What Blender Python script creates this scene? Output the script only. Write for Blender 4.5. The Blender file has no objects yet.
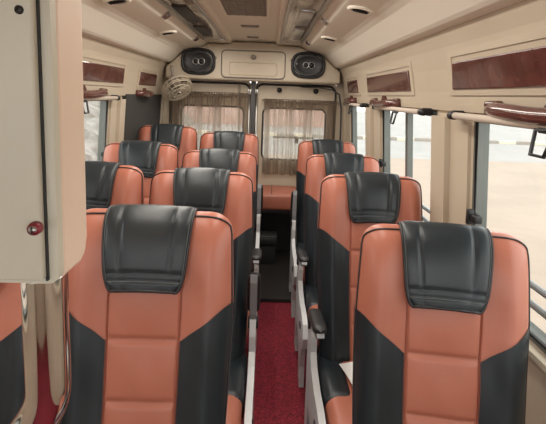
import bpy, bmesh, math, random
from mathutils import Vector, Matrix, Euler
random.seed(4)
R = math.radians
SC = bpy.context.scene
COL = SC.collection
XC = -0.235          # centre line of the bus; the aisle runs along x = 0

# ------------------------------------------------------------------ materials
def mat(name, col, rough=.5, metal=0, bump=None, vary=None, coat=0, spec=.5, emit=None):
    m = bpy.data.materials.new(name); m.use_nodes = True
    nt = m.node_tree; b = nt.nodes['Principled BSDF']
    b.inputs['Base Color'].default_value = (*col, 1)
    b.inputs['Roughness'].default_value = rough
    b.inputs['Metallic'].default_value = metal
    b.inputs['Coat Weight'].default_value = coat
    b.inputs['Specular IOR Level'].default_value = spec
    tc = nt.nodes.new('ShaderNodeTexCoord')
    if vary:
        sc, c2, det = vary
        n = nt.nodes.new('ShaderNodeTexNoise'); n.inputs['Scale'].default_value = sc; n.inputs['Detail'].default_value = det
        r = nt.nodes.new('ShaderNodeValToRGB')
        r.color_ramp.elements[0].position = .35; r.color_ramp.elements[1].position = .65
        r.color_ramp.elements[0].color = (*col, 1); r.color_ramp.elements[1].color = (*c2, 1)
        nt.links.new(tc.outputs['Object'], n.inputs['Vector'])
        nt.links.new(n.outputs['Fac'], r.inputs['Fac']); nt.links.new(r.outputs['Color'], b.inputs['Base Color'])
    if bump:
        sc, st, d = bump
        n = nt.nodes.new('ShaderNodeTexNoise'); n.inputs['Scale'].default_value = sc; n.inputs['Detail'].default_value = 3
        bp = nt.nodes.new('ShaderNodeBump'); bp.inputs['Strength'].default_value = st; bp.inputs['Distance'].default_value = d
        nt.links.new(tc.outputs['Object'], n.inputs['Vector'])
        nt.links.new(n.outputs['Fac'], bp.inputs['Height']); nt.links.new(bp.outputs['Normal'], b.inputs['Normal'])
    return m

M = {}
M['orange'] = mat('tan_orange_leather', (.415,.142,.092), .38, bump=(260,.25,.001), vary=(5,(.38,.127,.08),3))
M['black'] = mat('black_leather', (.012,.018,.0225), .36, bump=(320,.35,.001), spec=.5)
M['pipe'] = mat('black_piping', (.012,.012,.014), .4)
M['stitch'] = mat('grey_stitching', (.13,.14,.14), .7)
M['cream'] = mat('cream_moulding', (.53,.455,.35), .5, bump=(40,.08,.002), vary=(3,(.50,.425,.325),3))
M['ceil'] = mat('cream_headliner', (.84,.79,.68), .6, bump=(60,.08,.002))
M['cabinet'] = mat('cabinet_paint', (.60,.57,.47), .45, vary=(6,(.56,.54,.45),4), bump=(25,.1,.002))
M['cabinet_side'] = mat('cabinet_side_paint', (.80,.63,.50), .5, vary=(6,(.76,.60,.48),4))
M['wood'] = mat('burl_wood_trim', (.07,.016,.012), .2, vary=(14,(.12,.04,.032),6), coat=.6)
M['dark'] = mat('dark_plastic', (.012,.012,.013), .45)
M['rubber'] = mat('black_rubber', (.02,.02,.02), .6)
M['grey'] = mat('light_grey_plastic', (.55,.57,.58), .42, bump=(80,.1,.001))
M['steel'] = mat('dark_steel', (.10,.10,.105), .45, metal=.6)
M['alu'] = mat('window_aluminium', (.14,.15,.14), .45, metal=.4)
M['arm'] = mat('mid_grey_plastic', (.22,.23,.24), .45)
M['chrome'] = mat('polished_chrome', (.80,.78,.76), .07, metal=1)
M['satin'] = mat('satin_metal', (.55,.54,.52), .3, metal=1)
M['board'] = mat('charcoal_board', (.040,.038,.036), .75, bump=(200,.2,.001))
M['red_ring'] = mat('maroon_ring', (.22,.02,.03), .35)
M['plaque'] = mat('grille_beige', (.28,.24,.20), .6)
M['lens'] = mat('smoked_lens', (.10,.07,.05), .10, vary=(9,(.40,.34,.27),3), coat=.5)
M['blind'] = mat('blind_fabric', (.58,.50,.42), .7)
M['step'] = mat('shaded_rubber_floor', (.009,.006,.006), .7, bump=(120,.3,.002))  # dark rear floor, taken near black to include the shade around the bench
M['sand'] = mat('sand_ground', (.29,.235,.19), .95, vary=(.6,(.33,.265,.215),8), bump=(3,.5,.05))
M['road'] = mat('pale_road', (.26,.255,.245), .9, vary=(.5,(.30,.29,.28),4))
M['rock'] = mat('pale_rubble', (.13,.11,.09), .9, vary=(1.6,(.27,.25,.23),6), bump=(4,.8,.1))
M['plaster'] = mat('pink_plaster', (.42,.27,.22), .9, vary=(.8,(.47,.32,.27),4))
M['paper'] = mat('white_paper', (.8,.8,.78), .6)

def carpet():
    m = mat('red_loop_carpet', (.20,.006,.016), .85)
    nt = m.node_tree; b = nt.nodes['Principled BSDF']
    tc = nt.nodes.new('ShaderNodeTexCoord')
    v = nt.nodes.new('ShaderNodeTexNoise'); v.inputs['Scale'].default_value = 75; v.inputs['Detail'].default_value = 2; v.inputs['Distortion'].default_value = 2
    r = nt.nodes.new('ShaderNodeValToRGB')
    r.color_ramp.elements[0].position = .38; r.color_ramp.elements[1].position = .66
    r.color_ramp.elements[0].color = (.10,.003,.010,1); r.color_ramp.elements[1].color = (.34,.018,.040,1)
    bp = nt.nodes.new('ShaderNodeBump'); bp.inputs['Strength'].default_value = .8; bp.inputs['Distance'].default_value = .008
    nt.links.new(tc.outputs['Object'], v.inputs['Vector']); nt.links.new(v.outputs['Fac'], r.inputs['Fac'])
    nt.links.new(r.outputs['Color'], b.inputs['Base Color']); nt.links.new(v.outputs['Fac'], bp.inputs['Height'])
    nt.links.new(bp.outputs['Normal'], b.inputs['Normal'])
    return m
M['carpet'] = carpet()

def curb_mat():
    m = mat('painted_curb', (.5,.45,.38), .9)
    nt = m.node_tree; b = nt.nodes['Principled BSDF']
    tc = nt.nodes.new('ShaderNodeTexCoord')
    c = nt.nodes.new('ShaderNodeTexWave'); c.wave_type = 'BANDS'; c.bands_direction = 'X'; c.inputs['Scale'].default_value = .16
    r = nt.nodes.new('ShaderNodeValToRGB'); r.color_ramp.interpolation = 'CONSTANT'
    r.color_ramp.elements[0].color = (.62,.56,.44,1); r.color_ramp.elements[1].position = .5; r.color_ramp.elements[1].color = (.30,.27,.24,1)
    nt.links.new(tc.outputs['Object'], c.inputs['Vector']); nt.links.new(c.outputs['Fac'], r.inputs['Fac']); nt.links.new(r.outputs['Color'], b.inputs['Base Color'])
    return m
M['curb'] = curb_mat()

def glass():
    m = bpy.data.materials.new('window_glass'); m.use_nodes = True
    nt = m.node_tree; nt.nodes.clear()
    o = nt.nodes.new('ShaderNodeOutputMaterial'); mx = nt.nodes.new('ShaderNodeMixShader')
    t = nt.nodes.new('ShaderNodeBsdfTransparent'); t.inputs['Color'].default_value = (.93,.95,.94,1)
    g = nt.nodes.new('ShaderNodeBsdfGlossy'); g.inputs['Roughness'].default_value = .02
    mx.inputs['Fac'].default_value = .05
    nt.links.new(t.outputs[0], mx.inputs[1]); nt.links.new(g.outputs[0], mx.inputs[2]); nt.links.new(mx.outputs[0], o.inputs[0])
    return m
M['glass'] = glass()

def sheer():
    m = bpy.data.materials.new('sheer_taupe_curtain'); m.use_nodes = True
    nt = m.node_tree; nt.nodes.clear()
    o = nt.nodes.new('ShaderNodeOutputMaterial'); mx = nt.nodes.new('ShaderNodeMixShader'); m2 = nt.nodes.new('ShaderNodeMixShader')
    t = nt.nodes.new('ShaderNodeBsdfTransparent'); t.inputs['Color'].default_value = (1,.97,.93,1)
    d = nt.nodes.new('ShaderNodeBsdfDiffuse'); d.inputs['Color'].default_value = (.21,.165,.13,1)
    tr = nt.nodes.new('ShaderNodeBsdfTranslucent'); tr.inputs['Color'].default_value = (.38,.315,.26,1)
    tc = nt.nodes.new('ShaderNodeTexCoord'); n = nt.nodes.new('ShaderNodeTexNoise')
    n.inputs['Scale'].default_value = 30; mp = nt.nodes.new('ShaderNodeMapping'); mp.inputs['Scale'].default_value = (1,1,.03)
    mr = nt.nodes.new('ShaderNodeMapRange'); mr.inputs[1].default_value = .3; mr.inputs[2].default_value = .7
    mr.inputs[3].default_value = .36; mr.inputs[4].default_value = .90
    nt.links.new(tc.outputs['Object'], mp.inputs[0]); nt.links.new(mp.outputs[0], n.inputs['Vector']); nt.links.new(n.outputs['Fac'], mr.inputs[0])
    m2.inputs['Fac'].default_value = .45
    nt.links.new(d.outputs[0], m2.inputs[1]); nt.links.new(tr.outputs[0], m2.inputs[2])
    nt.links.new(mr.outputs[0], mx.inputs['Fac']); nt.links.new(t.outputs[0], mx.inputs[1]); nt.links.new(m2.outputs[0], mx.inputs[2])
    nt.links.new(mx.outputs[0], o.inputs[0])
    return m
M['sheer'] = sheer()

# ------------------------------------------------------------------ mesh helpers
class MB:
    def __init__(s): s.v = []; s.f = []; s.sm = []
    def add(s, vs, fs, smooth=False):
        n = len(s.v); s.v += [tuple(v) for v in vs]; s.f += [tuple(i+n for i in f) for f in fs]; s.sm += [smooth]*len(fs)
    def box(s, c, d, rot=None, bev=0, seg=2, mtx=None, smooth=True):
        bm = bmesh.new(); bmesh.ops.create_cube(bm, size=1)
        bmesh.ops.scale(bm, vec=d, verts=bm.verts)
        if bev: bmesh.ops.bevel(bm, geom=list(bm.edges), offset=bev, segments=seg, profile=.5, affect='EDGES')
        mm = Matrix.Translation(c)
        if rot: mm = mm @ Euler(rot).to_matrix().to_4x4()
        if mtx: mm = mtx @ mm
        bm.transform(mm); bm.verts.index_update()
        s.add([v.co[:] for v in bm.verts], [[v.index for v in f.verts] for f in bm.faces], smooth and bev > 0); bm.free()
    def tube(s, pts, r, n=8, closed=False, mtx=None, rs=None, flat=1.0):
        P = [Vector(p) for p in pts]; N = len(P); vs = []; fs = []
        up = None
        for i in range(N):
            if closed: t = P[(i+1)%N]-P[i-1]
            else: t = P[min(i+1,N-1)]-P[max(i-1,0)]
            if t.length < 1e-9: t = Vector((0,0,1))
            t.normalize()
            if up is None:
                up = Vector((0,0,1)) if abs(t.z) < .9 else Vector((0,1,0))
            a = up - t*up.dot(t)
            if a.length < 1e-6: a = t.orthogonal()
            a.normalize(); up = a; b = t.cross(a)
            rr = rs[i] if rs else r
            for k in range(n):
                q = 2*math.pi*k/n
                p = P[i]+a*math.cos(q)*rr+b*math.sin(q)*rr*flat
                vs.append(mtx @ p if mtx else p)
        for i in range(N if closed else N-1):
            j = (i+1)%N
            for k in range(n): fs.append([i*n+k, i*n+(k+1)%n, j*n+(k+1)%n, j*n+k])
        if not closed: fs += [list(range(n))[::-1], [(N-1)*n+k for k in range(n)]]
        s.add(vs, fs, True)
    def cyl(s, a, b, r, n=20, mtx=None): s.tube([a, b], r, n, mtx=mtx)
    def prism(s, pts, a, h, mtx=None, smooth=False):
        """pts (p,q) outline, extruded along axis a ('x','y','z') from h[0] to h[1]"""
        def mk(p, q, w):
            v = {'x':(w,p,q),'y':(p,w,q),'z':(p,q,w)}[a]
            return mtx @ Vector(v) if mtx else v
        n = len(pts)
        vs = [mk(p,q,h[0]) for p,q in pts]+[mk(p,q,h[1]) for p,q in pts]
        s.add(vs, [list(range(n))[::-1], [n+i for i in range(n)]], False)
        s.add(vs, [[i,(i+1)%n,n+(i+1)%n,n+i] for i in range(n)], smooth)
    def grid(s, rows, smooth=True, closed=False):
        h = len(rows); w = len(rows[0]); vs = [p for r in rows for p in r]; fs = []
        for i in range(h-1):
            for j in range(w if closed else w-1):
                k = (j+1)%w
                fs.append([i*w+j, i*w+k, (i+1)*w+k, (i+1)*w+j])
        s.add(vs, fs, smooth)
    def mesh(s, name, m, merge=0):
        me = bpy.data.meshes.new(name); me.from_pydata(s.v, [], s.f)
        me.polygons.foreach_set('use_smooth', s.sm)
        bm = bmesh.new(); bm.from_mesh(me)
        bmesh.ops.remove_doubles(bm, verts=bm.verts, dist=merge or 1e-6)
        bmesh.ops.recalc_face_normals(bm, faces=bm.faces); bm.to_mesh(me); bm.free()
        me.materials.append(m); me.update()
        return me
    def build(s, name, m, parent=None):
        o = bpy.data.objects.new(name, s.mesh(name, m)); COL.objects.link(o)
        if parent: o.parent = parent
        return o

def tag(o, label=None, cat=None, group=None, kind=None):
    if label: o['label'] = label
    if cat: o['category'] = cat
    if group: o['group'] = group
    if kind: o['kind'] = kind
    return o
def empty(name, loc=(0,0,0), rot=(0,0,0)):
    o = bpy.data.objects.new(name, None); o.empty_display_size = .1; COL.objects.link(o); o.location = loc; o.rotation_euler = rot; return o
def ob(name, me, parent): 
    o = bpy.data.objects.new(name, me); COL.objects.link(o); o.parent = parent; return o

def rrect(x0, x1, z0, z1, r, n=5):
    pts = []
    for cx, cz, a in ((x1-r,z1-r,0),(x0+r,z1-r,90),(x0+r,z0+r,180),(x1-r,z0+r,270)):
        for k in range(n+1):
            q = R(a+90*k/n); pts.append((cx+r*math.cos(q), cz+r*math.sin(q)))
    return pts

# ------------------------------------------------------------------ bus shell
Y0, Y1 = -1.7, 4.12
def half(z):
    P = [(0,.93),(.87,.93),(1.51,.885),(1.82,.80),(1.84,.775)]
    for (a,b),(c,d) in zip(P, P[1:]):
        if z <= c: return b+(d-b)*max(0,(z-a))/(c-a)
    return .77

m = MB(); m.box((XC,(Y0+3.0)/2,-.02),(1.9,3.0-Y0,.04)); tag(m.build('floor', M['carpet']), kind='structure')
m = MB(); m.box((XC,(3.0+Y1)/2,-.005),(1.9,Y1-3.0,.07), bev=.004); tag(m.build('floor', M['step']), kind='structure')
bpy.data.objects['floor.001'].name = 'floor_rear'

WIN = {1:[(-1.4,-.2),(.15,1.50),(1.83,2.72),(3.08,3.75)], -1:[(-1.4,-.2),(.15,1.30),(1.62,2.75),(3.0,3.92)]}
names = {1:'right', -1:'left'}
for s in (1,-1):
    m = MB()
    def slab(y0,y1,z0,z1,tin=0):      # sloping wall piece with thickness
        pts = [(XC+s*(half(z0)-tin),z0),(XC+s*(half(z1)-tin),z1),(XC+s*(half(z1)+.05),z1),(XC+s*(half(z0)+.05),z0)]
        m.prism(pts,'y',(y0,y1))
    slab(Y0,Y1,-.02,.87)
    edges = [Y0]+[e for w in WIN[s] for e in w]+[Y1]
    for i in range(0,len(edges),2):
        slab(edges[i],edges[i+1],.87,1.51)
        w = edges[i+1]-edges[i]
        if w < .5 and i > 0:           # raised pillar cover
            a, b = edges[i]+.02, edges[i+1]-.02
            for (p, q, t) in ((a, a+(b-a)*.52, .012), (a+(b-a)*.52, b, .035)):
                slab(p, q, .87, 1.49, t)
    tag(m.build('wall_'+names[s], M['cream']), kind='structure')
    # fascia above the windows
    m = MB()
    prof = [(.885,1.51),(.872,1.515),(.868,1.54),(.862,1.59),(.845,1.68),(.825,1.76),(.805,1.815),(.80,1.83),(.96,1.83),(.96,1.51)]
    m.prism([(XC+s*x,z) for x,z in prof],'y',(Y0,Y1), smooth=False)
    tag(m.build('trim_'+('1' if s>0 else '2'), M['cream']), kind='structure')
    # sill ledge
    m = MB(); m.prism([(XC+s*.93,.84),(XC+s*.895,.845),(XC+s*.89,.86),(XC+s*.895,.872),(XC+s*.985,.872),(XC+s*.985,.84)],'y',(Y0,Y1))
    tag(m.build('trim_'+('3' if s>0 else '4'), M['cream']), kind='structure')

# ceiling, one extruded moulded profile
hp = [(.0,2.0),(.195,2.0),(.205,1.975),(.43,1.975),(.438,1.967),(.478,1.935),(.49,1.931),(.615,1.906),(.64,1.896),(.665,1.88),(.745,1.80),(.76,1.79),(.772,1.787),(.785,1.785),(.80,1.785)]
hp = [(a,b+.035) for a,b in hp]
prof = [(XC-x,z) for x,z in reversed(hp)]+[(XC+x,z) for x,z in hp[1:]]
prof += [(XC+.96,1.82),(XC+.96,2.09),(XC-.96,2.09),(XC-.96,1.82)]
m = MB(); m.prism(prof,'y',(Y0,Y1)); tag(m.build('ceiling', M['ceil']), kind='structure')

# rear wall around the doors
m = MB()
for s in (1,-1):
    m.prism([(XC+s*.815,0),(XC+s*.98,0),(XC+s*.96,2.0),(XC+s*.80,2.0)],'y',(4.08,4.18))
m.box((XC,4.13,1.885),(1.9,.10,.40)); m.box((XC,4.13,.25),(1.9,.10,.5))
tag(m.build('wall_back', M['cream']), kind='structure')

# side windows
def sidewin(idx, s, y0, y1, mull=None, latch=True):
    z0, z1 = .87, 1.51
    def P(y, z, d): return (XC+s*(half(z)+d), y, z)
    m = MB()
    t = .022
    for (a,b,c,d) in ((y0,y1,z0,z0+t),(y0,y1,z1-t,z1),(y0,y0+t,z0,z1),(y1-t,y1,z0,z1)):
        vs = [P(a,c,.0),P(b,c,.0),P(b,d,.0),P(a,d,.0),P(a,c,.045),P(b,c,.045),P(b,d,.045),P(a,d,.045)]
        m.add(vs,[(0,1,2,3),(4,5,6,7),(0,1,5,4),(1,2,6,5),(2,3,7,6),(3,0,4,7)])
    fr = tag(m.build('window_%d'%idx, M['alu']), kind='structure')
    m = MB()
    lo = [P(y,z0+.02,.022) for y in (y0+.02,y1-.02)]; hi = [P(y,z1-.02,.022) for y in (y0+.02,y1-.02)]
    lo2 = [P(y,z0+.02,.027) for y in (y0+.02,y1-.02)]; hi2 = [P(y,z1-.02,.027) for y in (y0+.02,y1-.02)]
    m.add(lo+hi[::-1]+lo2+hi2[::-1], [(0,1,2,3),(4,5,6,7),(0,1,5,4),(1,2,6,5),(2,3,7,6),(3,0,4,7)])
    m.build('pane', M['glass'], fr)
    # rubber gasket
    m = MB()
    m.tube([P(y0+t,z0+t,.0),P(y1-t,z0+t,.0),P(y1-t,z1-t,.0),P(y0+t,z1-t,.0)], .007, 6, closed=True)
    m.build('gasket', M['rubber'], fr)
    if mull:
        m = MB(); m.prism([(mull-.018,.005),(mull+.018,.005),(mull+.018,.035),(mull-.018,.035)],'z',(0,1))
        m.v = [P(v[0],z0+.02+v[2]*(z1-z0-.04),v[1]) if True else v for v in [(a,b,c) for a,b,c in m.v]]
        m.build('mullion', M['alu'], fr)
    if latch:
        m = MB(); m.box(P(y1-.05,1.14,-.012),(.03,.05,.028),bev=.004); m.box(P(y1-.03,1.14,-.022),(.022,.02,.055),bev=.004)
        m.build('latch', M['dark'], fr)
    return fr
sidewin(1,1,*WIN[1][1]); sidewin(2,1,*WIN[1][2],mull=2.26); sidewin(3,1,*WIN[1][3]); sidewin(7,1,*WIN[1][0])
sidewin(4,-1,*WIN[-1][1]); sidewin(5,-1,*WIN[-1][2]); sidewin(6,-1,*WIN[-1][3]); sidewin(8,-1,*WIN[-1][0])
# front end with the windscreen, behind the camera
m = MB()
m.box((XC,Y0-.03,.42),(1.96,.06,.88)); m.box((XC,Y0-.03,1.90),(1.9,.06,.30))
for s in (1,-1): m.box((XC+s*.93,Y0-.03,1.3),(.14,.06,1.0))
tag(m.build('wall_front', M['cream']), kind='structure')

# rails outside the windows on the right
for s, tx in ((1,'right'),(-1,'left')):
    for i,(z, w) in enumerate(((.985,'upper'),(.925,'lower'))):
        m = MB(); x = XC+s*1.0
        m.cyl((x,-.6,z),(x,3.95,z),.011,10)
        for y in (-.55,1.75,3.9): m.box((x-s*.022,y,z),(.06,.03,.02),bev=.004)
        o = m.build('guard_rail', M['arm'])
        tag(o,'%s grey metal guard rail running outside the %s windows'%(w,tx),'rail','guard rails outside the windows')

# charcoal board over rear left window
m = MB()
s=-1
pts = [(3.03,1.525),(4.03,1.525),(4.06,.875),(2.99,.875)]
vs = [(XC-(half(z)-.006),y,z) for y,z in pts]+[(XC-(half(z)-.018),y,z) for y,z in pts]
m.add(vs,[(0,1,2,3),(4,5,6,7),(0,1,5,4),(1,2,6,5),(2,3,7,6),(3,0,4,7)])
tag(m.build('blanking_board', M['board']),'charcoal grey board covering the rear left side window','board')

# roller blinds
def blind(s, y0, y1, hy, label):
    x = XC+s*.835; z = 1.500
    root = empty('roller_blind',(x,(y0+y1)/2,z))
    def T(p): return (p[0]-x,p[1]-(y0+y1)/2,p[2]-z)
    m = MB(); m.cyl(T((x,y0+.03,z)),T((x,y1-.03,z)),.0125,16); m.build('rolled_fabric', M['blind'], root)
    for yy,d in ((y0,1),(y1,-1)):
        m = MB(); m.cyl(T((x,yy,z)),T((x,yy+d*.035,z)),.0155,14); m.box(T((x+s*.022,yy+d*.015,z+.004)),(.045,.022,.03),bev=.003); m.build('end_cap', M['dark'], root)
    m = MB()
    hx = x-s*.01
    q = [(hx,hy-.035,z-.012),(hx,hy+.035,z-.012),(hx-s*.012,hy+.026,z-.075),(hx-s*.012,hy-.026,z-.075)]
    m.tube([T(p) for p in q],.0055,8,closed=True)
    m.box(T((x-s*.004,hy,z-.012)),(.016,.05,.016),bev=.003)
    m.build('pull_handle', M['dark'], root)
    tag(root,label,'blind','roller blinds over the windows')
blind(1,.12,1.58,1.02,'rolled up cream blind above the nearest right window')
blind(1,1.86,2.74,2.25,'rolled up cream blind above the middle right window with two panes')
blind(1,3.08,3.78,3.45,'rolled up cream blind above the small rear right window')
blind(-1,1.60,2.78,2.24,'rolled up cream blind above the left window')

# fascia frame helper
def fm(s, y, z, off=0):
    P = [(1.515,.872),(1.59,.862),(1.68,.845),(1.76,.825),(1.815,.805)]
    for (a,b),(c,d) in zip(P,P[1:]):
        if z <= c: break
    x = b+(d-b)*(z-a)/(c-a)
    up = Vector((s*(d-b),0,c-a)).normalized()
    n = Vector((-s*up.z,0,s*up.x)); n = Vector((-s*abs(up.z),0,-abs(up.x)))
    yy = Vector((0,1,0))
    mt = Matrix((yy,up,n)).transposed().to_4x4()
    mt.translation = Vector((XC+s*x,y,z))+n*off
    return mt
# local axes: X = along bus rearwards, Y = up the fascia, Z = inwards
def trimpanel(s, y0, y1, z0, z1, label):
    mid=(y0+y1)/2; zc=(z0+z1)/2; w=y1-y0; h=z1-z0
    mt = fm(s,mid,zc,.0)
    root = empty('trim_panel'); root.matrix_world = mt
    m = MB()
    a=w/2+.035; hh=h/2+.022
    out = [(-a,-hh),(a,-hh),(a,hh+.02),(-a,hh+.02)]
    inn = [(-w/2,-h/2),(w/2,-h/2),(w/2,h/2+.02),(-w/2,h/2+.02)]
    for i in range(4):
        j=(i+1)%4
        m.prism([out[i],out[j],inn[j],inn[i]],'z',(-.01,.007))
    m.build('surround', M['cream'], root)
    m = MB(); m.prism([(-w/2,-h/2),(w/2,-h/2),(w/2-.02,h/2),(-w/2+.02,h/2)],'z',(-.012,.013)); 
    o = m.build('wood_insert', M['wood'], root)
    bv = o.modifiers.new('b','BEVEL'); bv.width=.005; bv.segments=2
    tag(root,label,'panel','wood grain panels on the side fascia')
trimpanel(1,.80,1.62,1.597,1.70,'large burl wood trim panel above the nearest right window')
trimpanel(1,2.10,3.0,1.597,1.70,'burl wood trim panel above the middle right window')
trimpanel(1,3.32,3.74,1.597,1.70,'small burl wood trim panel beside the header, right side')
trimpanel(-1,1.95,2.92,1.597,1.70,'burl wood trim panel above the left window')
trimpanel(-1,3.28,3.75,1.597,1.70,'burl wood trim panel above the charcoal board')

def grip(s, y0, y1, label):
    mid=(y0+y1)/2; L=(y1-y0)/2
    root = empty('grip_rail'); root.matrix_world = fm(s,mid,1.535,.0)
    m = MB()
    pts=[]; rs=[]
    for k in range(25):
        q=k/24; u=-1+2*q
        pts.append((u*L, -.004+.004*math.sin(q*9), .012+.032*(1-abs(u)**4)))
        rs.append(.010+.013*min(1,(1-abs(u))*4)**.5)
    m.tube(pts,.02,12,rs=rs)
    m.build('grip_bar', M['wood'], root)
    for sg in (-1,1):
        m = MB(); m.box((sg*(L-.035),0,.012),(.075,.05,.03),bev=.009,seg=3); m.build('mount', M['wood'], root)
    m = MB(); m.prism([(-.03,.012),(.05,.012),(.015,.042)],'z',(.0,.02)); m.build('hook', M['wood'], root)
    tag(root,label,'grip','wood grain grab handles above the windows')
grip(1,.68,1.36,'brown burl wood grab handle above the nearest right window')
grip(1,2.3,2.85,'brown burl wood grab handle above the middle right window')
grip(1,3.45,3.75,'small brown grab handle above the rear right window')
grip(-1,1.95,2.62,'brown burl wood grab handle above the left window')
grip(-1,3.25,3.60,'brown burl wood grab handle above the charcoal board')

# ------------------------------------------------------------------ ceiling fittings
for s,tx in ((1,'right'),(-1,'left')):
    root = empty('ceiling_light',(XC+s*.325,2.15,2.012))
    ld=bpy.data.lights.new('cabin_fill','AREA'); ld.shape='RECTANGLE'; ld.size=.10; ld.size_y=2.9; ld.energy=5; ld.color=(1,.93,.84)  # added fill light that brightens the cabin; the strips themselves are unlit
    lo=bpy.data.objects.new('cabin_fill',ld); COL.objects.link(lo); lo.parent=root; lo.location=(0,0,-.03)
    m = MB()
    x0,x1=-.062,.062
    for (a,b,c,d) in ((-.098,-.08,-1.5,1.5),(.08,.098,-1.5,1.5),(-.098,.098,1.482,1.5),(-.098,.098,-1.5,-1.482)):
        m.box(((a+b)/2,(c+d)/2,-.002),(b-a,d-c,.026),bev=.004)
    m.build('frame', M['satin'], root)
    m = MB()
    rows=[]
    for k in range(9):
        u=-1+2*k/8; rows.append([(u*.081,y,-.004-.010*(1-u*u)) for y in (-1.48,1.48)])
    m.grid(rows); 
    m.add([(-.081,-1.48,.002),(.081,-1.48,.002),(.081,1.48,.002),(-.081,1.48,.002)],[(0,1,2,3)])
    m.build('lens', M['lens'], root)
    for y in (-.6,.35,1.0):
        m = MB(); m.box((s*.012,y,-.016),(.08,.46,.012),bev=.005); m.build('dark_insert' , M['dark'] if s<0 else M['satin'], root)
    tag(root,'long recessed ceiling light strip with smoked lens on the %s side of the roof'%tx,'ceiling light','ceiling light strips')
    for y,w in ((1.5,'front'),(2.5,'middle'),(3.5,'rear')):
        root = empty('reading_light',(XC+s*.458,y,1.989),(0,s*R(36),0))
        m = MB(); m.prism(rrect(-.026,.026,-.042,.042,.014),'z',(-.010,.004)); m.build('bezel', M['satin'], root)
        m = MB(); m.prism(rrect(-.020,.020,-.034,.034,.010),'z',(-.014,.0)); m.build('lamp', M['wood'], root)
        tag(root,'small reading light on the %s ceiling duct, %s of its row'%(tx,w),'lamp','reading lights on the ceiling ducts')
    for y,w in ((1.1,'front'),(1.98,'middle'),(2.95,'rear')):
        ang = s*R(11.3)
        root = empty('air_vent',(XC+s*.553,y,1.951),(0,ang,0))
        m = MB(); n=28
        prof2=[(.060,.004),(.062,-.004),(.056,-.010),(.044,-.008),(.042,.002)]
        rows=[[(r*math.cos(2*math.pi*k/n),r*math.sin(2*math.pi*k/n),z) for k in range(n)] for r,z in prof2]
        m.grid(rows,closed=True); m.build('ring', M['ceil'], root)
        m = MB(); m.prism([(.043*math.cos(2*math.pi*k/n),.043*math.sin(2*math.pi*k/n)) for k in range(n)],'z',(-.004,.004)); m.build('louvre', M['dark'], root)
        m = MB(); m.box((0,0,-.008),(.07,.012,.008),bev=.002); m.build('flap', M['dark'], root)
        tag(root,'round black air vent in the %s ceiling duct, %s of its row'%(tx,w),'vent','round air vents in the ducts')
for y,w,t in ((3.05,.13,'longer'),(3.62,.10,'shorter')):
    m = MB(); m.box((XC,y,2.032),(w,.028,.014),bev=.005); m.box((XC,y+.004,2.027),(w*.85,.008,.012))
    tag(m.build('ceiling_slot', M['plaque']),'%s slotted handle in the middle of the ceiling'%t,'slot','ceiling slots')
root = empty('ceiling_grille',(XC-.0,2.35,2.035))
m = MB()
for (a,b,c,d) in ((-.14,-.12,-.3,.3),(.12,.14,-.3,.3),(-.14,.14,.28,.3),(-.14,.14,-.3,-.28)):
    m.box(((a+b)/2,(c+d)/2,-.004),(b-a,d-c,.022),bev=.005)
m.build('frame', M['ceil'], root)
m = MB(); m.box((0,0,-.001),(.24,.56,.008))
for k in range(14): m.box((0,-.26+.04*k,-.008),(.235,.012,.01))
for k in range(5): m.box((-.1+.05*k,0,-.010),(.006,.55,.008))
m.build('mesh_screen', M['plaque'], root)
tag(root,'brown mesh ventilation grille set in the centre of the ceiling','grille')

# ------------------------------------------------------------------ rear header with speakers
root = empty('rear_header',(XC,3.9,1.675))
m = MB()
prof=[(0,.05),(.012,.018),(.04,.0),(.20,.0),(.20,.34),(0,.30)]
def hw(z): return .80
oh=[(.805,.0),(.80,.11),(.765,.135),(.735,.158),(.655,.232),(.60,.262),(.49,.288),(.43,.325),(.25,.33),(.19,.35)]
out=[(-x,z) for x,z in oh]+[(x,z) for x,z in reversed(oh)]
m.prism(out,'y',(0,.17)); o=m.build('housing', M['cream'], root)
bv=o.modifiers.new('b','BEVEL'); bv.width=.022; bv.segments=4; bv.limit_method='ANGLE'; bv.angle_limit=R(40)
m = MB(); m.prism([(x*1.0,.03+z) for x,z in rrect(-.285,.285,0,.235,.035)],'y',(-.010,.02)); o=m.build('flap', M['cream'], root)
bv=o.modifiers.new('b','BEVEL'); bv.width=.006; bv.segments=2; bv.limit_method='ANGLE'
o['label']='hinged flap'
m = MB(); m.tube([(x,-.002,.03+z) for x,z in rrect(-.291,.291,-.006,.241,.04)],.0035,6,closed=True); m.build('flap_gap', M['steel'], root)
m = MB(); m.tube([(x,-.011,.055+z) for x,z in rrect(-.215,.215,0,.11,.018)],.0045,6,closed=True); m.build('raised_border', M['cream'], root)
m = MB(); m.cyl((0,-.03,.215),(0,.0,.215),.023,20); m.cyl((0,-.036,.215),(0,-.03,.215),.014,16); m.build('knob', M['plaque'], root)
for sx in (-.345,.345):
    m = MB(); m.cyl((sx,-.008,.20),(sx,.01,.20),.012,14); m.build('screw_cap', M['plaque'], root)
tag(root,'cream moulded header panel across the rear above the doors','panel')

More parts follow.
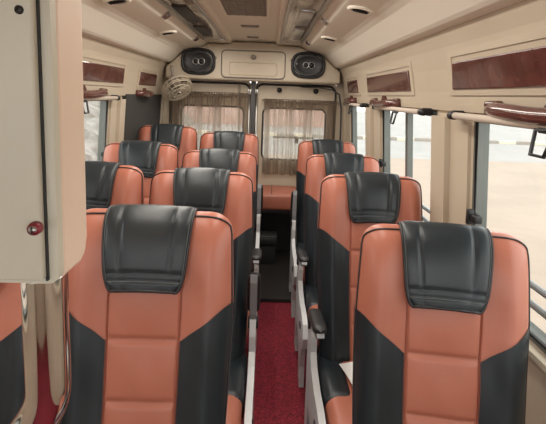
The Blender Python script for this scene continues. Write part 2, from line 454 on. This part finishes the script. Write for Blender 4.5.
for s,tx in ((1,'right'),(-1,'left')):
    root = empty('speaker',(XC+s*.50,3.9,1.835))
    def ell(a,b,n=40,p=2.8):
        r=[]
        for k in range(n):
            q=2*math.pi*k/n; c,d=math.cos(q),math.sin(q)
            r.append((a*math.copysign(abs(c)**(2/p),c), b*math.copysign(abs(d)**(2/p),d)))
        return r
    def rings(lst, mm):
        m = MB(); m.grid([[(x,y,z) for x,z in ell(a,b)] for a,b,y in lst],closed=True)
        n=len(lst); 
        return m
    m = rings([(.155,.12,.0),(.157,.121,-.012),(.148,.112,-.024),(.138,.102,-.022),(.13,.095,-.008)],None); m.build('surround', M['dark'], root)
    m = MB()
    m.grid([[(x,y,z) for x,z in ell(a,b,p=2)] for a,b,y in [(.136,.100,-.016),(.12,.086,-.020),(.105,.074,-.013),(.05,.04,-.008),(.001,.001,-.008)]],closed=True); m.build('cone', M['dark'], root)
    for cx,r in ((-.022,.026),(.03,.028)):
        m = MB(); m.tube([(cx+r*math.cos(2*math.pi*k/20),-.018,r*math.sin(2*math.pi*k/20)) for k in range(20)],.003,6,closed=True); m.build('tweeter_ring', M['satin'], root)
        m = MB(); m.cyl((cx,-.02,0),(cx,.012,0),r*.85,18); m.build('tweeter', M['dark'], root)
    m = MB(); m.box((-.105,-.018,.01),(.022,.012,.022),bev=.003); m.build('badge', M['steel'], root)
    tag(root,'black oval speaker on the %s side of the rear header'%tx,'speaker','speakers in the rear header')

# ------------------------------------------------------------------ rear doors, curtains
def ringplate(m, o, i, y0, y1):
    n=len(o)
    vs=[(x,y0,z) for x,z in o]+[(x,y0,z) for x,z in i]+[(x,y1,z) for x,z in o]+[(x,y1,z) for x,z in i]
    fs=[]
    for k in range(n):
        j=(k+1)%n
        fs+= [(k,j,n+j,n+k),(2*n+k,2*n+j,3*n+j,3*n+k),(k,j,2*n+j,2*n+k),(n+k,n+j,3*n+j,3*n+k)]
    m.add(vs,fs)
for s,idx in ((-1,1),(1,2)):
    x0,x1 = (XC-.805,XC-.018) if s<0 else (XC+.018,XC+.805)
    a0,a1 = (XC-.68,XC-.095) if s<0 else (XC+.105,XC+.70)
    m = MB(); ringplate(m, rrect(x0,x1,  .42,1.69,.06,6), rrect(a0,a1,.94,1.425,.05,6), 4.075,4.115)
    d = tag(m.build('door_%d'%idx, M['cream']), kind='structure')
    m = MB(); m.tube([(x,4.075,z) for x,z in rrect(a0-.006,a1+.006,.934,1.431,.055,6)],.009,8,closed=True); m.build('gasket', M['rubber'], d)
    m = MB(); m.box(((a0+a1)/2,4.095,1.18),(a1-a0+.02,.005,.50)); m.build('pane', M['glass'], d)
    m = MB(); m.tube([(x,4.072,z) for x,z in rrect(x0+.012,x1-.012,.44,1.655,.07,6)],.010,8,closed=True); m.build('door_seal', M['rubber'], d)
    xi = XC+s*.035
    m = MB(); m.cyl((xi,4.055,.62),(xi,4.055,1.65),.009,10)
    for z in (.75,1.15,1.58): m.box((xi,4.06,z),(.03,.025,.05),bev=.004)
    m.build('lock_rod', M['satin'] , d)
    if s>0:
        m = MB(); m.box(((a0+a1)/2,4.082,1.15),(a1-a0-.2,.008,.014)); m.box(((a0+a1)/2+.03,4.078,1.13),(.035,.018,.07),bev=.008); m.build('wiper_bar', M['steel'], d)
        for kx in (XC+.25,XC+.60):
            m = MB(); m.cyl((kx,4.05,1.605),(kx,4.08,1.605),.024,16); m.build('stopper', M['dark'], d)
    else:
        m = MB(); m.box((XC-.13,4.065,1.605),(.02,.02,.09),bev=.004); m.build('stopper', M['plaque'], d)
# centre post between the doors
m = MB(); m.box((XC,4.11,1.15),(.05,.03,1.4)); tag(m.build('trim_5', M['steel']), kind='structure')

def curtain(x0,x1,z0,z1,label,seed):
    rnd=random.Random(seed)
    root = empty('curtain',((x0+x1)/2,4.03,z0))
    n=150; w=x1-x0
    ph=[rnd.uniform(0,6.28) for _ in range(4)]
    rows=[]
    for j in range(13):
        t=j/12; row=[]
        for i in range(n+1):
            u=i/n
            a=.006+.013*(1-t)
            y=a*(math.sin(u*74+1.6*math.sin(u*9+ph[0]))+.5*math.sin(u*41+ph[1])+.3*math.sin(u*170+ph[2])*t)
            x=-w/2+w*u+.006*math.sin(u*30+ph[3])*(1-t)
            z=(z1-z0)*t + (.006*math.sin(u*60+ph[1]) if j==0 else 0)
            row.append((x,y,z))
        rows.append(row)
    m=MB(); m.grid(rows); m.build('cloth', M['sheer'], root)
    m=MB(); m.cyl((-w/2-.015,0,z1-z0-.012),(w/2+.015,0,z1-z0-.012),.005,8); 
    for sx in (-1,1): m.box((sx*(w/2+.01),.015,z1-z0-.012),(.016,.03,.016),bev=.003)
    m.build('curtain_rod', M['satin'], root)
    m=MB(); rows=[]
    for j in range(3):
        row=[]
        for i in range(n+1):
            u=i/n; row.append((-w/2+w*u,-.006-.004*math.sin(u*95*2),z1-z0-.0-.022*j))
        rows.append(row)
    m.grid(rows); m.build('heading', M['sheer'], root)
    tag(root,label,'curtain','curtains on the rear doors')
curtain(XC-.79,XC-.045,.80,1.565,'gathered sheer taupe curtain on the left rear door',3)
curtain(XC+.11,XC+.80,.79,1.52,'gathered sheer taupe curtain on the right rear door',8)

# cage fan in rear left corner
root = empty('wall_fan',(XC-.655,3.76,1.575))
root.scale=(1.15,1.15,1.15); root.rotation_mode='QUATERNION'; root.rotation_quaternion=Vector((.48,-.50,-.72)).to_track_quat('-Y','Z')
def ring(m,r,y,t,n=28): m.tube([(r*math.cos(2*math.pi*k/n),y,r*math.sin(2*math.pi*k/n)) for k in range(n)],t,6,closed=True)
m=MB(); 
for r,y in ((.115,0),(.115,.03),(.112,-.012),(.085,-.03),(.055,-.038),(.03,-.042)): ring(m,r,y,.0035)
for k in range(16):
    q=2*math.pi*k/16
    m.tube([(r*math.cos(q),y,r*math.sin(q)) for r,y in ((.03,-.042),(.085,-.032),(.115,0),(.105,.04),(.04,.06))],.0022,5)
m.build('cage', M['cream'], root)
m=MB()
for k in range(3):
    q0=2*math.pi*k/3; rows=[]
    for i in range(5):
        r=.02+.078*i/4; rows.append([(r*math.cos(q0+a*.9),.012+.018*(a),r*math.sin(q0+a*.9)) for a in (-.5,-.25,0,.25,.5)])
    m.grid(rows)
o=m.build('blades', M['cream'], root); so=o.modifiers.new('s','SOLIDIFY'); so.thickness=.003
m=MB(); m.tube([(0,-.046,0),(0,-.044,0),(0,-.038,0)],.02,18,rs=[.008,.018,.022]); m.build('centre_cap', M['chrome'], root)
m=MB(); m.tube([(0,.03,0),(0,.05,0),(0,.10,0),(0,.125,0)],.04,18,rs=[.03,.045,.045,.025]); m.build('motor', M['plaque'], root)
m=MB(); m.tube([(0,.10,0),(0,.14,.03),(-.02,.17,.08)],.012,8); m.build('bracket', M['plaque'], root)
tag(root,'small cream cage fan tilted in the rear left corner beside the curtain','fan')
# black cable draped round rear right corner
m=MB(); m.tube([(XC+.82,3.86,.85),(XC+.825,3.87,1.2),(XC+.82,3.88,1.45),(XC+.80,3.9,1.58),(XC+.74,3.93,1.62),(XC+.62,3.98,1.64),(XC+.45,4.02,1.645)],.008,8)
tag(m.build('cable', M['dark']),'black cable looping over the top corner of the right rear door','cable')

# ------------------------------------------------------------------ seats
ZB, ZT = .42, 1.205
def Wd(t): return .211+.020*math.sin(min(1,t*1.15)*math.pi*.5)-.008*max(0,t-.75)/.25
SE=.41
def S(u,t,front=True,off=0,seams=True):
    wu=abs(u); W=Wd(t)
    zt=ZT+off
    if wu>.7: zt-= .052*(1-math.sqrt(max(0,1-((wu-.7)/.3)**2)))
    z=ZB+t*(zt-ZB); x=u*(W+off*.6)
    lean=.205*(z-ZB)+ .02*math.sin((z-ZB)/.78*math.pi)
    g=math.sqrt(max(0,1-wu**8))*math.sqrt(max(0,1-t**14))
    if front:
        rel=.024*math.exp(-((wu-.76)/.17)**2)*(.55+.45*min(1,(1-t)*3))
        if seams:
            rel-=.008*math.exp(-((wu-SE)/.011)**2)
            if wu<SE:
                cu=math.sqrt(max(0,1-(wu/SE)**4))
                for sz in (.885,.73,.58): rel-=.008*math.exp(-((z-sz)/.007)**2)*cu
                rel+=.006*cu
                rel+=.004*abs(math.sin((z-.73)/.155*math.pi))*cu
            # soft wrinkles of the leather
            rel+=.0012*math.sin(z*31+u*4)*math.sin(u*9+z*5)
        else: rel=.024*math.exp(-((max(wu,.55)-.76)/.25)**2)*.9
        y=lean-(.060+rel+off)*g
    else:
        y=lean+(.052+off)*g
    return (x,y,z)

def arc(n,p=1): return [math.sin(math.pi/2*(-1+2*k/n)) for k in range(n+1)]
cache={}
def seat_meshes():
    us=sorted(set([round(v,5) for v in arc(64)]+[q*(SE+k*.009) for q in (-1,1) for k in range(-4,5)]))
    ts=[.90*k/120 for k in range(121)]+[.90+.10*math.sin(math.pi/2*k/12) for k in range(1,13)]
    m=MB(); m.grid([[S(u,t) for u in us] for t in ts])
    us2=arc(20); ts2=[.85*k/12 for k in range(13)]+[.85+.15*math.sin(math.pi/2*k/8) for k in range(1,9)]
    # back shares the silhouette: same samples so that the edges weld
    m.grid([[S(u,t,False) for u in us] for t in ts])
    m.grid([[S(u,0) for u in us],[S(u,0,False) for u in us]])
    cache['backrest']=m.mesh('backrest',M['orange'],1e-5)
    for nm,s in (('L',-1),('R',1)):
        m=MB(); rows=[]
        for j in range(41):
            b=j/40; row=[]
            for i in range(31):
                a=i/30; u=SE+.01+(1-SE-.01)*math.sin(a*math.pi/2); t=b*(.582+.15*((u-SE)/(1-SE)))
                row.append(S(s*u,t,True,.0022))
            for i in range(1,9):
                u=1-(.45)*(i/8)**2; t=b*(.582+.15*((u-SE)/(1-SE)))
                row.append(S(s*u,t,False,.0022))
            rows.append(row)
        m.grid(rows); cache['side'+nm]=m.mesh('side_panel',M['black'])
    # piping
    m=MB()
    path=[S(-.985,.02+.95*k/50,True,.002) for k in range(51)]
    path+=[S(u,.99,True,.002) for u in [-.97,-.94,-.9,-.85,-.8,-.7,-.6,-.5,-.25,0,.25,.5,.6,.7,.8,.85,.9,.94,.97]]
    path+=[S(.985,.97-.95*k/50,True,.002) for k in range(51)]
    m.tube(path,.0026,6); cache['piping']=m.mesh('piping',M['pipe'])
    # headrest cover
    def cov(q,v,extra=0):
        """q -1..1 across, v 0..1 from the front hem over the top to the back hem"""
        t0=.75
        if v<.7: k=v/.7; t=t0+(1-t0)*math.sin(k*math.pi/2)**.9; fr=True
        else: k=(v-.7)/.3; t=1-.30*(1-math.cos(k*math.pi/2)); fr=False
        w=.43+.09*(t-t0)/(1-t0) if fr else .52-.03*k
        if fr:
            d=(t-t0)*.78; rc=.065
            if d<rc: w-= .27*(rc/ .23)*(1-math.sqrt(max(0,1-((rc-d)/rc)**2)))
        bul=(1-abs(q)**10)*.5+.5
        rel=0
        if fr:
            rel-=.006*math.exp(-((abs(q)-.60)/.035)**2)*min(1,(1-t)*20)*min(1,max(0,(t-t0-.05)*25))
            rel+=.004*(1-(min(1,abs(q)/.60))**4)
            for hz in (.035,.055): rel-=.0035*math.exp(-((t-t0-hz)/.006)**2)
        off=(.005+.008*(1-abs(q)**12)+rel*(1-abs(q)**20))+extra
        return S(q*w,t,fr,off,False)
    qs=[-1+2*k/48 for k in range(49)]
    vs=[0]+[.7*(k/50)**1.2 for k in range(1,51)]+[.7+.3*k/14 for k in range(1,15)]
    m=MB(); m.grid([[cov(q,v) for q in qs] for v in vs])
    # turned-in edge
    for q in (-1,1): m.grid([[cov(q,v) for v in vs],[cov(q,v,-.016) for v in vs]])
    m.grid([[cov(q,0) for q in qs],[cov(q,0,-.016) for q in qs]]); m.grid([[cov(q,1) for q in qs],[cov(q,1,-.016) for q in qs]])
    cache['cover']=m.mesh('headrest_cover',M['black'],1e-5)
    m=MB(); vv=[v for v in vs]
    path=[cov(-1,v) for v in vv[::-1]]+[cov(q,0) for q in qs[1:-1]]+[cov(1,v) for v in vv]
    m.tube(path,.0042,6); cache['trim']=m.mesh('cover_piping',M['pipe'])
    m=MB()
    for hz in (.04,.05):
        pass
    path=[cov(-.955,v,.0012) for v in vv[::-1] if .04<v<.72]+[cov(q,.04,.0012) for q in [-.9+1.8*k/30 for k in range(31)]]+[cov(.955,v,.0012) for v in vv if .04<v<.72]
    m.tube(path,.0009,4); cache['stitch']=m.mesh('stitching',M['stitch'])
    # cushion
    m=MB(); m.box((0,-.215,.365),(.44,.50,.14),bev=.045,seg=5); cache['cushion']=m.mesh('seat_cushion',M['orange'])
    m=MB()
    m.box((0,-.13,.368),(.122,.33,.146),bev=.043,seg=5)
    cache['bolster']=m.mesh('cushion_bolster',M['black'])
    m=MB(); m.box((0,-.2,.285),(.40,.42,.03),bev=.005)
    for s in (-1,1):
        m.cyl((s*.17,-.40,.27),(s*.17,.02,.27),.014,10); m.cyl((s*.17,-.36,.27),(s*.17,-.36,.0),.014,10); m.cyl((s*.17,-.04,.27),(s*.17,-.04,.0),.014,10)
        m.box((s*.17,-.2,.012),(.05,.42,.024),bev=.004)
    m.cyl((-.2,.0,.34),(.2,.0,.34),.013,10)
    cache['frame']=m.mesh('seat_frame',M['steel'])
    # grey side casting on the aisle side; x=0 plane is its own
    m=MB()
    P=[(.055,.53),(.035,.59),(.0,.615),(-.045,.60),(-.06,.54),(-.055,.47),(-.10,.43),(-.22,.41),(-.33,.415),(-.42,.40),(-.455,.34),(-.43,.27),(-.375,.235),(-.35,.12),(-.37,.0),(-.27,.0),(-.25,.13),(-.17,.20),(-.05,.215),(-.03,.10),(-.045,.0),(.035,.0),(.045,.12),(.05,.25),(.06,.40)]
    m.prism(P,'x',(-.013,.013)); 
    cache['casting']=m.mesh('side_frame',M['grey'])
    m=MB(); m.box((0,-.30,.33),(.036,.045,.03),bev=.006); m.box((0,-.33,.322),(.026,.07,.016),bev=.006); cache['lever']=m.mesh('recline_lever',M['dark'])
    m=MB(); m.cyl((-.022,-.005,.575),(.022,-.005,.575),.026,18); cache['hinge']=m.mesh('armrest_hinge',M['dark'])
    # armrest: pointing forward (-Y) from its hinge at the origin
    m=MB(); m.prism([(.02,-.018),(.02,.012),(-.23,.022),(-.24,.010),(-.21,-.006),(-.05,-.028)],'x',(-.014,.014)); cache['arm']=m.mesh('armrest',M['arm'])
    m=MB()
    rows=[]
    n=20
    for k in range(n+1):
        y=-.235*k/n-.0; e=1-abs(2*k/n-1)**8
        w=.0275*math.sqrt(max(.0,e))+.0005; h=.017*math.sqrt(max(0,e))+.0005
        rows.append([(w*math.copysign(abs(math.cos(q))**.6,math.cos(q)),y,.030+h*math.copysign(abs(math.sin(q))**.6,math.sin(q))) for q in [2*math.pi*i/16 for i in range(16)]])
    m.grid(rows,closed=True); cache['pad']=m.mesh('arm_pad',M['dark'])
seat_meshes()
def seat(x,y,label,group,side=0,ang=0,dz=0,rz=0):
    root=empty('bus_seat',(x,y,dz),(0,0,R(rz)))
    if y>1.2: root.scale=(1.025,1,1)
    ob('backrest',cache['backrest'],root)
    for k in 'LR': ob('side_panel',cache['side'+k],root)['label']='black leather side panel'
    ob('piping',cache['piping'],root)
    c=ob('headrest_cover',cache['cover'],root); ob('cover_piping',cache['trim'],c); ob('stitching',cache['stitch'],c)
    q=ob('seat_cushion',cache['cushion'],root); 
    for k in (-1,1): ob('cushion_bolster',cache['bolster'],q).location=(k*.165,0,0)
    ob('seat_frame',cache['frame'],root)
    if side:
        f=ob('side_frame',cache['casting'],root); f.location=(side*.245,0,0)
        l=ob('recline_lever',cache['lever'],f); h=ob('armrest_hinge',cache['hinge'],f)
        a=ob('armrest',cache['arm'],root); a.location=(side*.245,-.005,.60); a.rotation_euler=(-R(ang),0,0)
        ob('arm_pad',cache['pad'],a)
    tag(root,label,'seat',group)
ordn=['nearest','second','third','rearmost']
G='tan and black leather bus seats'
for i in range(4):
    y=1.0+.72*i; dz=[-.008,0,-.01,0][i]
    if i==0: y-=.02
    seat(.39-(.002 if i==0 else 0),y,'tan and black leather seat on the right side, %s of the right row'%ordn[i],G,-1,[9,9,9,82][i],dz,-9 if i==0 else 0)
    seat([-.399,-.375,-.378,-.385][i],y,'tan and black leather seat beside the aisle, %s of the left inner row'%ordn[i],G,1,[9,68,9,85][i],[.018,-.005,-.008,.04][i])
    seat([-.880,-.87,-.865,-.87][i],y,'tan and black leather seat by the left wall, %s of the left outer row'%ordn[i],G,0,0,[-.004,.01,.025,.08][i])
m=MB()
rows=[[(-.10+.20*a/8,-.09+.18*b/8,.004*math.sin(a*.9+b*.5)+.005) for a in range(9)] for b in range(9)]
m.grid(rows); m.grid([[(x,y,z-.002) for x,y,z in rw] for rw in rows])
o=m.build('paper_sheet', M['paper']); o.location=(.36,1.56,.443); o.rotation_euler=(0,0,R(12))
tag(o,'white sheet of paper lying on the second seat of the right row','paper')

# rear bench
root=empty('rear_bench',(-.03,3.86,.03))
m=MB(); m.box((0,0,.575),(.50,.42,.15),bev=.03,seg=4); m.build('cushion', M['orange'], root)
m=MB(); m.tube([(-.24,-.205,.60),(.24,-.205,.60)],.003,6); m.tube([(0,-.20,.652),(0,.2,.652)],.003,6); m.build('seam', M['pipe'], root)
m=MB()
for sx in (-.22,.22):
    for sy in (-.17,.17): m.box((sx,sy,.25),(.03,.03,.5),bev=.003)
m.box((0,-.17,.485),(.46,.03,.03),bev=.003); m.box((0,.1,.25),(.44,.02,.46)); m.build('frame', M['dark'], root)
tag(root,'tan leather bench cushion at the end of the aisle under the curtains','bench')
m=MB(); m.box((-.09,3.72,.25),(.24,.16,.10),bev=.012); m.box((-.09,3.635,.25),(.20,.01,.06),bev=.004)
m.box((-.09,3.72,.115),(.22,.15,.17),bev=.004)
tag(m.build('storage_box', M['rubber']),'shade-darkened box standing on the floor under the rear bench','box')  # near-black material puts the shade under the bench into the box colour

# ------------------------------------------------------------------ cabinet and pole beside the camera
CX=-.320
root=empty('cabinet',(CX,.455,1.33))
Z1=.635
m=MB(); 
o=rrect(-.60,0,.0,Z1,.012,4)
m.prism(o,'y',(0,.012)); fo=m.build('front_frame', M['cabinet'], root)
m=MB(); m.prism([(y,z) for y,z in [( .012,0),(.060,.0),(.076,.008),(.083,.028),(.083,Z1),(.012,Z1)]],'x',(-.598,-.001)); so=m.build('body', M['cabinet_side'], root)
bv=so.modifiers.new('b','BEVEL'); bv.width=.007; bv.segments=3; bv.limit_method='ANGLE'
m=MB(); m.box((-.2995,-.006,Z1/2+.002),(.575,.014,Z1-.012),bev=.003); dr=m.build('door', M['cabinet'], root)
m=MB(); m.box((-.0115,-.001,Z1/2),(.0025,.006,Z1-.01)); m.build('door_gap', M['dark'], root)
LX=-.0155; LZ=.070
m=MB(); m.tube([(LX,-.012,LZ),(LX,-.018,LZ),(LX,-.021,LZ),(LX,-.0205,LZ)],.01,22,rs=[.0072,.0072,.0062,.005]); m.build('lock_ring', M['red_ring'], dr)
m=MB(); m.cyl((LX,-.012,LZ),(LX,-.0225,LZ),.0042,20); m.build('lock_barrel', M['satin'], dr)
m=MB(); m.box((LX,-.0228,LZ),(.0016,.001,.008)); m.build('keyhole', M['dark'], dr)
m=MB(); m.cyl((-.024,-.0145,.297),(-.024,-.010,.297),.0045,14); m.build('screw_hole', M['dark'], dr)
tag(root,'cream painted metal cabinet with a red ringed lock at the left foreground','cabinet')

m=MB()
px,py=CX-.036,.492
pts=[(px,py,1.328),(px,py,1.26),(px,py,1.19)]+[(px-.06*(1-math.cos(math.pi*k/10))/2,py,1.175-.022*k/1.6) for k in range(11)]+[(px-.061,py-.008,.98),(px-.062,py-.04,.85),(px-.062,py-.05,.7),(px-.062,py-.05,0)]
# smooth path
def smooth(P,n=3):
    P=[Vector(p) for p in P]
    for _ in range(n):
        Q=[P[0]]
        for a,b in zip(P,P[1:]): Q+= [a*.75+b*.25,a*.25+b*.75]
        P=Q+[P[-1]]
    return P
root=empty('grab_pole',(px-.062,py-.05,0))
m.tube([p-Vector(root.location) for p in smooth(pts,2)],.0258,32); m.build('tube', M['chrome'], root)
m=MB(); m.tube([(0,0,0),(0,0,.008),(0,0,.014)],.05,28,rs=[.05,.05,.032]); m.build('floor_flange', M['chrome'], root)
tag(root,'thick bent chrome pole below the cream cabinet','pole')

# ------------------------------------------------------------------ outdoors
GZ=-.75
m=MB(); m.box((0,5,GZ-.05),(160,23,.1)); tag(m.build('ground', M['sand']), kind='structure')
m=MB(); m.box((0,46.5,GZ-.05),(160,60,.1)); o=tag(m.build('road', M['road']), kind='structure')
m=MB(); m.box((0,24,GZ+.06),(150,.3,.26),bev=.03); tag(m.build('curb', M['curb']),'distant road curb with painted blocks seen through the right windows','curb')
# rubble bank on the left
rnd=random.Random(2)
from mathutils import noise
rows=[]
for j in range(50):
    row=[]
    for i in range(120):
        y=-10+i*.35; u=j/49
        x=-5.5-6*u; z=GZ+2.8*u**.8+.35*noise.noise(Vector((x*1.1,y*1.1,0)))+.16*noise.noise(Vector((x*3,y*3,4)))
        if j==0: z=GZ-.05
        row.append((x,y,z))
    rows.append(row)
m=MB(); m.grid(rows); tag(m.build('rubble_bank', M['rock']),'pale rocky bank outside the left windows','bank',kind='structure')
root=empty('building',(-1.5,34,GZ))
m=MB(); m.box((0,0,1.2),(12,3,2.4)); m.build('wall', M['plaster'], root)
m=MB(); m.box((0,0,2.5),(12.4,3.4,.2)); m.build('roof', M['road'], root)
tag(root,'pinkish low building far behind the rear curtains','building')

w=bpy.data.worlds.new('sky'); SC.world=w; w.use_nodes=True
bg=w.node_tree.nodes['Background']; bg.inputs['Color'].default_value=(1,.985,.962,1); bg.inputs['Strength'].default_value=1.0

# ------------------------------------------------------------------ camera
cd=bpy.data.cameras.new('camera'); cam=bpy.data.objects.new('camera',cd); COL.objects.link(cam)
cd.sensor_fit='HORIZONTAL'; cd.sensor_width=36; cd.lens=36*420/546; cd.clip_start=.02
rot=Matrix.Rotation(R(-.9),4,'Z')@Matrix.Rotation(R(90-7.5),4,'X')@Matrix.Rotation(R(2.0),4,'Z')
cam.matrix_world=Matrix.Translation((-.09,0,1.55))@rot
cd.shift_y=-61/546
SC.camera=cam
vs=SC.view_settings; vs.view_transform='Standard'; vs.look='None'; vs.gamma=1; vs.use_curve_mapping=False
vs.exposure=1.85
SC.cycles.max_bounces=14; SC.cycles.diffuse_bounces=8; SC.cycles.transparent_max_bounces=16
